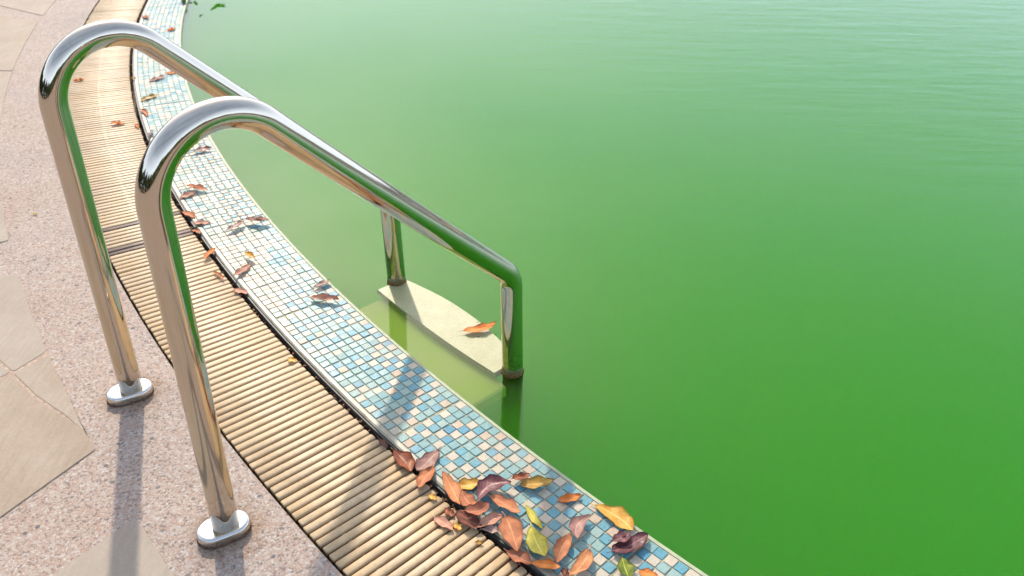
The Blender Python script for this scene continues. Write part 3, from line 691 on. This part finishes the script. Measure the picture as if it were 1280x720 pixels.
# x, y, length, width, heading, colour, stack level, shape (curl, fold, bend), label
LEAVES = [
    (-0.223, 1.3664, 0.0722, 0.0362, -52.7, 'rust', 0, (0.08, 0.7, 0.06), 'glossy rust brown leaf lying half over the dark channel, nearest the lone brown scrap'),
    (-0.2712, 1.4188, 0.0369, 0.0149, -51.6, 'dark', 0, (0.05, 0.77, 0.04), 'tiny dark brown leaf scrap on the tile rim above the rust leaf'),
    (-0.1696, 1.3701, 0.0793, 0.0335, -119.7, 'mauve', 0, (0.11, 0.5, 0.02), 'pale mauve brown leaf pointing away, touching the terracotta leaf over the channel'),
    (-0.1664, 1.3169, 0.07, 0.029, -111.1, 'terra', 1, (0.1, 0.64, -0.05), 'terracotta leaf bridging from the tiles to the slat ends, beneath the mauve one'),
    (-0.1235, 1.2003, 0.0505, 0.0192, -40.7, 'pinkb', 0, (0.08, 0.55, 0.04), 'small pinkish brown leaf lying alone on the slats beside the leaf pile'),
    (-0.1157, 1.2867, 0.095, 0.0285, -64.2, 'tan', 1, (0.12, 0.6, 0.03), 'tan orange leaf standing out at the upper left of the leaf pile'),
    (-0.0772, 1.2531, 0.0568, 0.0309, -56.8, 'terra', 2, (0.08, 0.48, -0.07), 'short broad terracotta leaf in the pile, under the tip of the purple crescent leaf'),
    (-0.0773, 1.3069, 0.0545, 0.0286, 10.6, 'yellow', 0, (0.1, 0.7, -0.08), 'yellow leaf on the tiles between the tan leaf and the purple crescent'),
    (-0.0254, 1.2726, 0.0821, 0.042, 38.1, 'purple', 3, (0.1, 0.6, 0.27), 'big dark purple brown crescent shaped leaf arching over the pile'),
    (-0.0591, 1.2277, 0.0505, 0.0283, 17.7, 'brown', 3, (0.25, 0.9, -0.12), 'brown leaf curled like a bowl in the heart of the pile'),
    (-0.075, 1.2067, 0.0661, 0.0306, -38.2, 'dbrown', 1, (0.07, 0.42, 0.0), 'dark brown leaf at the bottom of the pile beside the channel'),
    (-0.1138, 1.2297, 0.0285, 0.0159, -44.5, 'rust', 0, (0.14, 0.69, -0.05), 'small rust orange leaf fragment at the left end of the pile, on the channel rim'),
    (-0.0063, 1.2412, 0.079, 0.0285, -37.7, 'terra', 2, (0.13, 0.75, 0.04), 'terracotta leaf with frayed yellow tip lying right of the purple crescent'),
    (-0.0324, 1.2036, 0.0578, 0.0227, 32.4, 'pinkb', 1, (0.13, 0.73, 0.05), 'pinkish brown leaf pointing right, between the pile and the large terracotta oval'),
    (-0.0313, 1.1854, 0.0334, 0.0174, -12.3, 'grey', 0, (0.08, 0.84, 0.07), 'small grey mauve leaf half hidden left of the large terracotta oval leaf'),
    (0.0087, 1.1676, 0.0836, 0.039, -73.6, 'terra', 3, (0.04, 0.3, 0.02), 'large flat terracotta oval leaf on the inner rim of the tiles'),
    (0.0234, 1.119, 0.0545, 0.0299, -28.9, 'brown', 1, (0.09, 0.62, -0.0), 'brown leaf just below the large terracotta oval, over the channel rim'),
    (0.0722, 1.1009, 0.0566, 0.0197, -9.7, 'orange', 1, (0.13, 0.6, 0.05), 'narrow orange leaf low in the photo, linking the brown leaf to the terracotta ones'),
    (0.0531, 1.2216, 0.0674, 0.0153, -63.0, 'olive', 0, (0.05, 0.4, -0.04), 'slim yellow green leaf alone on blue tiles above the olive leaf'),
    (0.0582, 1.1566, 0.0797, 0.0349, -70.9, 'olive', 1, (0.05, 0.35, -0.03), 'broad olive yellow leaf with an orange tip on the blue tiles'),
    (0.1485, 1.1885, 0.0731, 0.028, -113.2, 'mauve', 2, (0.18, 0.6, -0.2), 'mauve brown leaf with a hooked end, above a terracotta leaf near the bottom edge'),
    (0.1082, 1.1425, 0.0777, 0.0259, -112.9, 'terra', 1, (0.07, 0.7, -0.05), 'terracotta leaf whose point runs up under the hooked mauve leaf'),
    (0.1354, 1.1056, 0.074, 0.0258, -123.2, 'tan', 2, (0.13, 0.48, 0.07), 'tan orange leaf at the bottom edge of the photo, right of two other terracotta ones'),
    (0.1072, 1.0891, 0.0274, 0.0137, -73.8, 'dbrown', 0, (0.07, 0.83, 0.03), 'small dark brown leaf peeping out between leaves at the bottom edge'),
    (0.2082, 1.221, 0.094, 0.0371, -42.2, 'yellow', 0, (0.06, 0.5, 0.10), 'bright yellow orange leaf sticking out over the green water'),
    (0.2172, 1.1662, 0.0434, 0.026908, 27.4, 'purple', 2, (0.1, 0.51, -0.05), 'smaller oval purple leaf on the rim, overlapping a bigger purple leaf'),
    (0.2343, 1.157, 0.086, 0.0339, 31.6, 'purple', 1, (0.05, 0.5, -0.05), 'larger purple leaf on the rim reaching towards the water'),
    (0.2187, 1.0989, 0.0469, 0.029078, -79.5, 'green', 1, (0.05, 0.55, 0), 'green leaf with a yellow midrib at the bottom edge of the tiles'),
    (0.2613, 1.0895, 0.0361, 0.0182, -21.8, 'orange', 0, (0.13, 0.45, 0.04), 'orange leaf sliver rightmost along the bottom edge of the photo'),
    (0.0594, 1.3072, 0.073, 0.0306, 8.3, 'ochre', 1, (0.08, 0.8, -0.05), 'long ochre brown leaf right of the purple crescent leaf'),
    (0.0266, 1.3201, 0.0381, 0.0174, 18.3, 'rust', 2, (0.06, 0.79, -0.06), 'small reddish leaf lying on the end of the long ochre leaf'),
    (0.1257, 1.2715, 0.0487, 0.0207, 13.9, 'orange', 0, (0.09, 0.78, -0.04), 'orange leaf lying right at the water edge above the hooked mauve leaf'),
    (-0.5005, 1.9606, 0.095, 0.037, -7.3, 'pinkb', 1, (0.06, 0.79, -0.01), 'pink brown leaf with a dark tip pointing at the water, lower of a pair'),
    (-0.5222, 2.0348, 0.063, 0.0266, 41.7, 'mauve', 1, (0.11, 0.37, -0.02), 'slim mauve leaf standing up at the water edge, upper of a pair'),
    (-1.0477, 2.6012, 0.095, 0.042, -18.3, 'terra', 1, (0.06, 0.69, -0.07), 'long curled orange brown leaf behind the near rail bend, tip folded'),
    (-1.0646, 2.5516, 0.0664, 0.041168, 52.6, 'pinkb', 0, (0.14, 0.36, 0.04), 'oval pinkish leaf on edge, just below the long curled one'),
    (-1.022, 2.4245, 0.0856, 0.0356, -35.9, 'terra', 0, (0.04, 0.48, 0.05), 'terracotta leaf at the inner rim beside the dark slats'),
    (-0.9592, 2.3696, 0.0593, 0.036766, 11.9, 'pinkb', 0, (0.06, 0.44, 0.03), 'narrow leaf with curled dark tip below the terracotta rim leaf'),
    (-0.96, 2.3171, 0.0454, 0.0254, -30.7, 'terra', 0, (0.08, 0.37, 0.08), 'very small terracotta leaf fragment on the inner rim by the dark slats'),
    (-0.8467, 2.343, 0.0852, 0.0303, 57.2, 'mauve', 2, (0.06, 0.37, -0.02), 'rolled mauve leaf in the middle of the tiles, joined end to end with another'),
    (-0.7905, 2.38, 0.0889, 0.0397, -4.6, 'pinkb', 2, (0.1, 0.72, -0.06), 'pink brown leaf whose tip reaches the water edge beside the rolled mauve one'),
    (-0.8782, 2.1836, 0.0781, 0.0279, -100.1, 'orange', 1, (0.07, 0.37, -0.01), 'bright orange folded leaf across the inner rim'),
    (-0.8183, 2.0691, 0.0718, 0.0153, -46.8, 'terra', 0, (0.12, 0.72, 0.06), 'thin terracotta leaf lying on the slat ends below the orange folded leaf'),
    (-0.7578, 2.1688, 0.0576, 0.0266, -42.2, 'yellow', 2, (0.12, 0.78, 0.03), 'small round yellow leaf touching a folded pink leaf'),
    (-0.7614, 2.0982, 0.095, 0.0291, -109.2, 'pinkb', 1, (0.09, 0.46, 0.03), 'folded pink leaf pointing down from the small round yellow leaf'),
    (-0.7367, 1.9967, 0.0544, 0.0327, -24.0, 'pinkb', 0, (0.07, 0.4, -0.01), 'blunt pinkish leaf on the inner rim in the middle of the channel'),
    (-1.1227, 2.9021, 0.0762, 0.042, 29.5, 'mauve', 1, (0.13, 0.41, 0.01), 'wet shiny mauve leaf seen just under the near rail bend'),
    (-1.8771, 3.6045, 0.0475, 0.02945, 27.6, 'orange', 0, (0.08, 0.61, -0.06), 'orange leaf on the slats inside the far rail bend, upper of two'),
    (-1.5231, 3.137, 0.0614, 0.038068000000000005, 9.9, 'orange', 0, (0.14, 0.48, 0.02), 'orange leaf on the slats inside the far rail bend, lower of two'),
    (-1.5503, 3.6359, 0.0907, 0.042, 53.7, 'pinkb', 0, (0.08, 0.36, 0.01), 'pink leaf on the tiles seen below the far rail'),
    (-1.515, 3.7196, 0.0662, 0.0368, 54.9, 'orange', 0, (0.05, 0.38, -0.07), 'slim orange leaf touching the underside of the far rail outline'),
    (-1.5037, 3.4092, 0.095, 0.0413, 54.0, 'ochre', 0, (0.06, 0.4, 0.02), 'ochre leaf on the far tiles beside the channel'),
    (-1.4636, 3.2459, 0.095, 0.0281, -54.0, 'terra', 0, (0.09, 0.84, 0.07), 'small terracotta leaf on the far inner rim below the ochre leaf'),
    (-1.3617, 3.0344, 0.095, 0.0201, 98.2, 'grey', 1, (0.14, 0.47, -0.01), 'grey mauve leaf tucked behind the top of the near rail bend'),
    (-1.4433, 3.1171, 0.0656, 0.0166, -54.1, 'orange', 0, (0.07, 0.65, 0.02), 'orange scrap in the channel gap beyond the near rail bend'),
    (-1.6565, 3.6405, 0.0292, 0.018104, 23.0, 'yellow', 0, (0.12, 0.7, -0.04), 'yellow scrap on the channel gap within the far rail bend'),
    (-1.7336, 4.3453, 0.0631, 0.039122000000000004, 62.6, 'orange', 0, (0.08, 0.61, -0.08), 'far orange leaf on the tiles above the far rail'),
    (-1.9377, 4.5534, 0.095, 0.0354, -51.4, 'terra', 0, (0.04, 0.55, -0.06), 'far terracotta leaf on the inner rim above the far rail'),
    (-0.0786, 1.8554, 0.0898, 0.0242, 17.7, 'orange', 9, (0.11, 0.47, -0.06), 'orange leaf lying on the pale ladder tread at the water surface'),
    (-0.5308, 1.7021, 0.0274, 0.016988, -33.4, 'yellow', 0, (0.06, 0.47, -0.05), 'crumpled yellow scrap on the inner rim, alone halfway down the near rail'),
    (-0.1503, 1.2685, 0.0211, 0.0113, -35.8, 'yellow', 0, (0.09, 0.58, -0.03), 'tiny yellow scrap at the slat ends left of the pile'),
    (-0.0965, 1.1929, 0.0223, 0.013826, -36.9, 'yellow', 0, (0.1, 0.46, 0.07), 'yellow fragment wedged in the channel under the pile'),
    (-0.0524, 1.1561, 0.0157, 0.0075, -12.7, 'ochre', 0, (0.14, 0.71, -0.01), 'tiny ochre fragment on a slat end below the pile'),
    (-1.4958, 2.4126, 0.022, 0.0112, -26.4, 'olive', 0, (0.09, 0.64, -0.07), 'tiny olive bit on the pink pebble deck left of the far post'),
]
for i, (x, y, L, Wd, hd, ck, lev, (cu, fo, be), lab) in enumerate(LEAVES):
    small = L < .032
    far = y > 1.9                                          # the stray leaves further along are dried and rolled narrower
    me = leaf_mesh(L*(.86 if far else 1), Wd*(.78 if far else 1.15), cu*.6, fo*(.8 if far else .48), be, LM[ck], i, stem=not small)
    o = obj('fallen_leaf', me, label=lab, category='leaf', group='dry leaves fallen round the pool edge')
    z = .0022 + .0045*min(lev, 4)
    if 'pale ladder tread' in lab: z = TZ + .010
    o.location = (x, y, z)
    lr = random.Random(i*7+1)
    o.rotation_euler = (R(lr.uniform(-9, 9) if lev else lr.uniform(-4, 4)), R(lr.uniform(-5, 3) if not small else 0), R(hd))

# litter caught in the open channel along the inner rim
lv, lf, lm = [], [], []; lr = random.Random(21)
mats = [LM['dark'], LM['ochre'], LM['dbrown'], M_CHAN]
for k in range(620):
    a = lr.uniform(190, 230) if k % 3 else lr.gauss(224.3, 1.3) if k % 2 else lr.uniform(199, 211); rr_ = lr.uniform(7.641, 7.654); sz = lr.uniform(.0015, .0048)
    p = pol(a, rr_, lr.uniform(-.014, -.003)); t = lr.random()*6.28; o0 = len(lv)
    for q in ((-1, -.5, 0), (1, -.3, .3), (.8, .5, .1), (-.6, .6, .5), (0, 0, -.6)):
        lv.append(p + Vector((math.cos(t)*q[0]-math.sin(t)*q[1], math.sin(t)*q[0]+math.cos(t)*q[1], q[2]))*sz)
    for q in ((0,1,2), (0,2,3), (0,4,1), (1,4,2), (2,4,3), (3,4,0)): lf.append(tuple(o0+z for z in q)); lm.append(0 if k % 9 < 5 else 1 if k % 27 == 7 else 2 if k % 9 < 8 else 3)
o = obj('leaf_litter', mesh_of('leaf_litter', lv, lf, mats, lm), kind='stuff', label='crumbled dark leaf litter caught along the drain gap', category='litter')

# green sprig floating at the far water edge
sp = empty('green_sprig', (-1.75, 4.92, Z_WATER+.004), label='small green leafy sprig floating at the far water edge, top of the photo', category='plant sprig')
bpy.context.view_layer.update()
lr = random.Random(4)
for k in range(9):
    me = leaf_mesh(lr.uniform(.05, .085), lr.uniform(.022, .034), .1, .5, lr.uniform(-.1, .1), LM['fresh'], 90+k)
    o = obj('sprig_leaf', me); o.location = (lr.uniform(-.12, .12), lr.uniform(-.10, .16), lr.uniform(.002, .05)); o.parent = sp
    o.rotation_euler = (R(lr.uniform(-30, 30)), R(lr.uniform(-30, 10)), lr.random()*6.28)

# distant belt of trees round the garden (seen mirrored in the steel)
tv, tf = [], []; lr = random.Random(8)
for k in range(14000):
    a = lr.uniform(0, 360); ht = 3.2 + 1.6*noise.noise(Vector((math.cos(R(a))*4, math.sin(R(a))*4, 0))) + 1.0*noise.noise(Vector((math.cos(R(a))*14, math.sin(R(a))*14, 3)))
    r = lr.uniform(33, 38); u = abs(((a - 235 + 180) % 360) - 180)
    if u < 80: r = lr.uniform(18, 21); ht *= 1.0
    p = pol(a, r, max(.1, ht*lr.random()**.7)); s = lr.uniform(.25, .6); o0 = len(tv)
    e1 = Vector((lr.gauss(0, 1), lr.gauss(0, 1), lr.gauss(0, 1))).normalized(); e2 = e1.orthogonal().normalized()
    tv += [p+e1*s, p+e2*s*.6, p-e1*s, p-e2*s*.6]; tf.append((o0, o0+1, o0+2, o0+3))
b = MB('far_foliage'); co = b.coord()
M_FOL = b.set(color=b.ramp(b.noise(co, .8, 4), [(.3, (.03, .05, .018)), (.7, (.09, .12, .04))]), rough=.8)
obj('tree_belt', mesh_of('tree_belt', tv, tf, M_FOL), kind='stuff', label='dark belt of trees round the far side of the garden', category='trees')
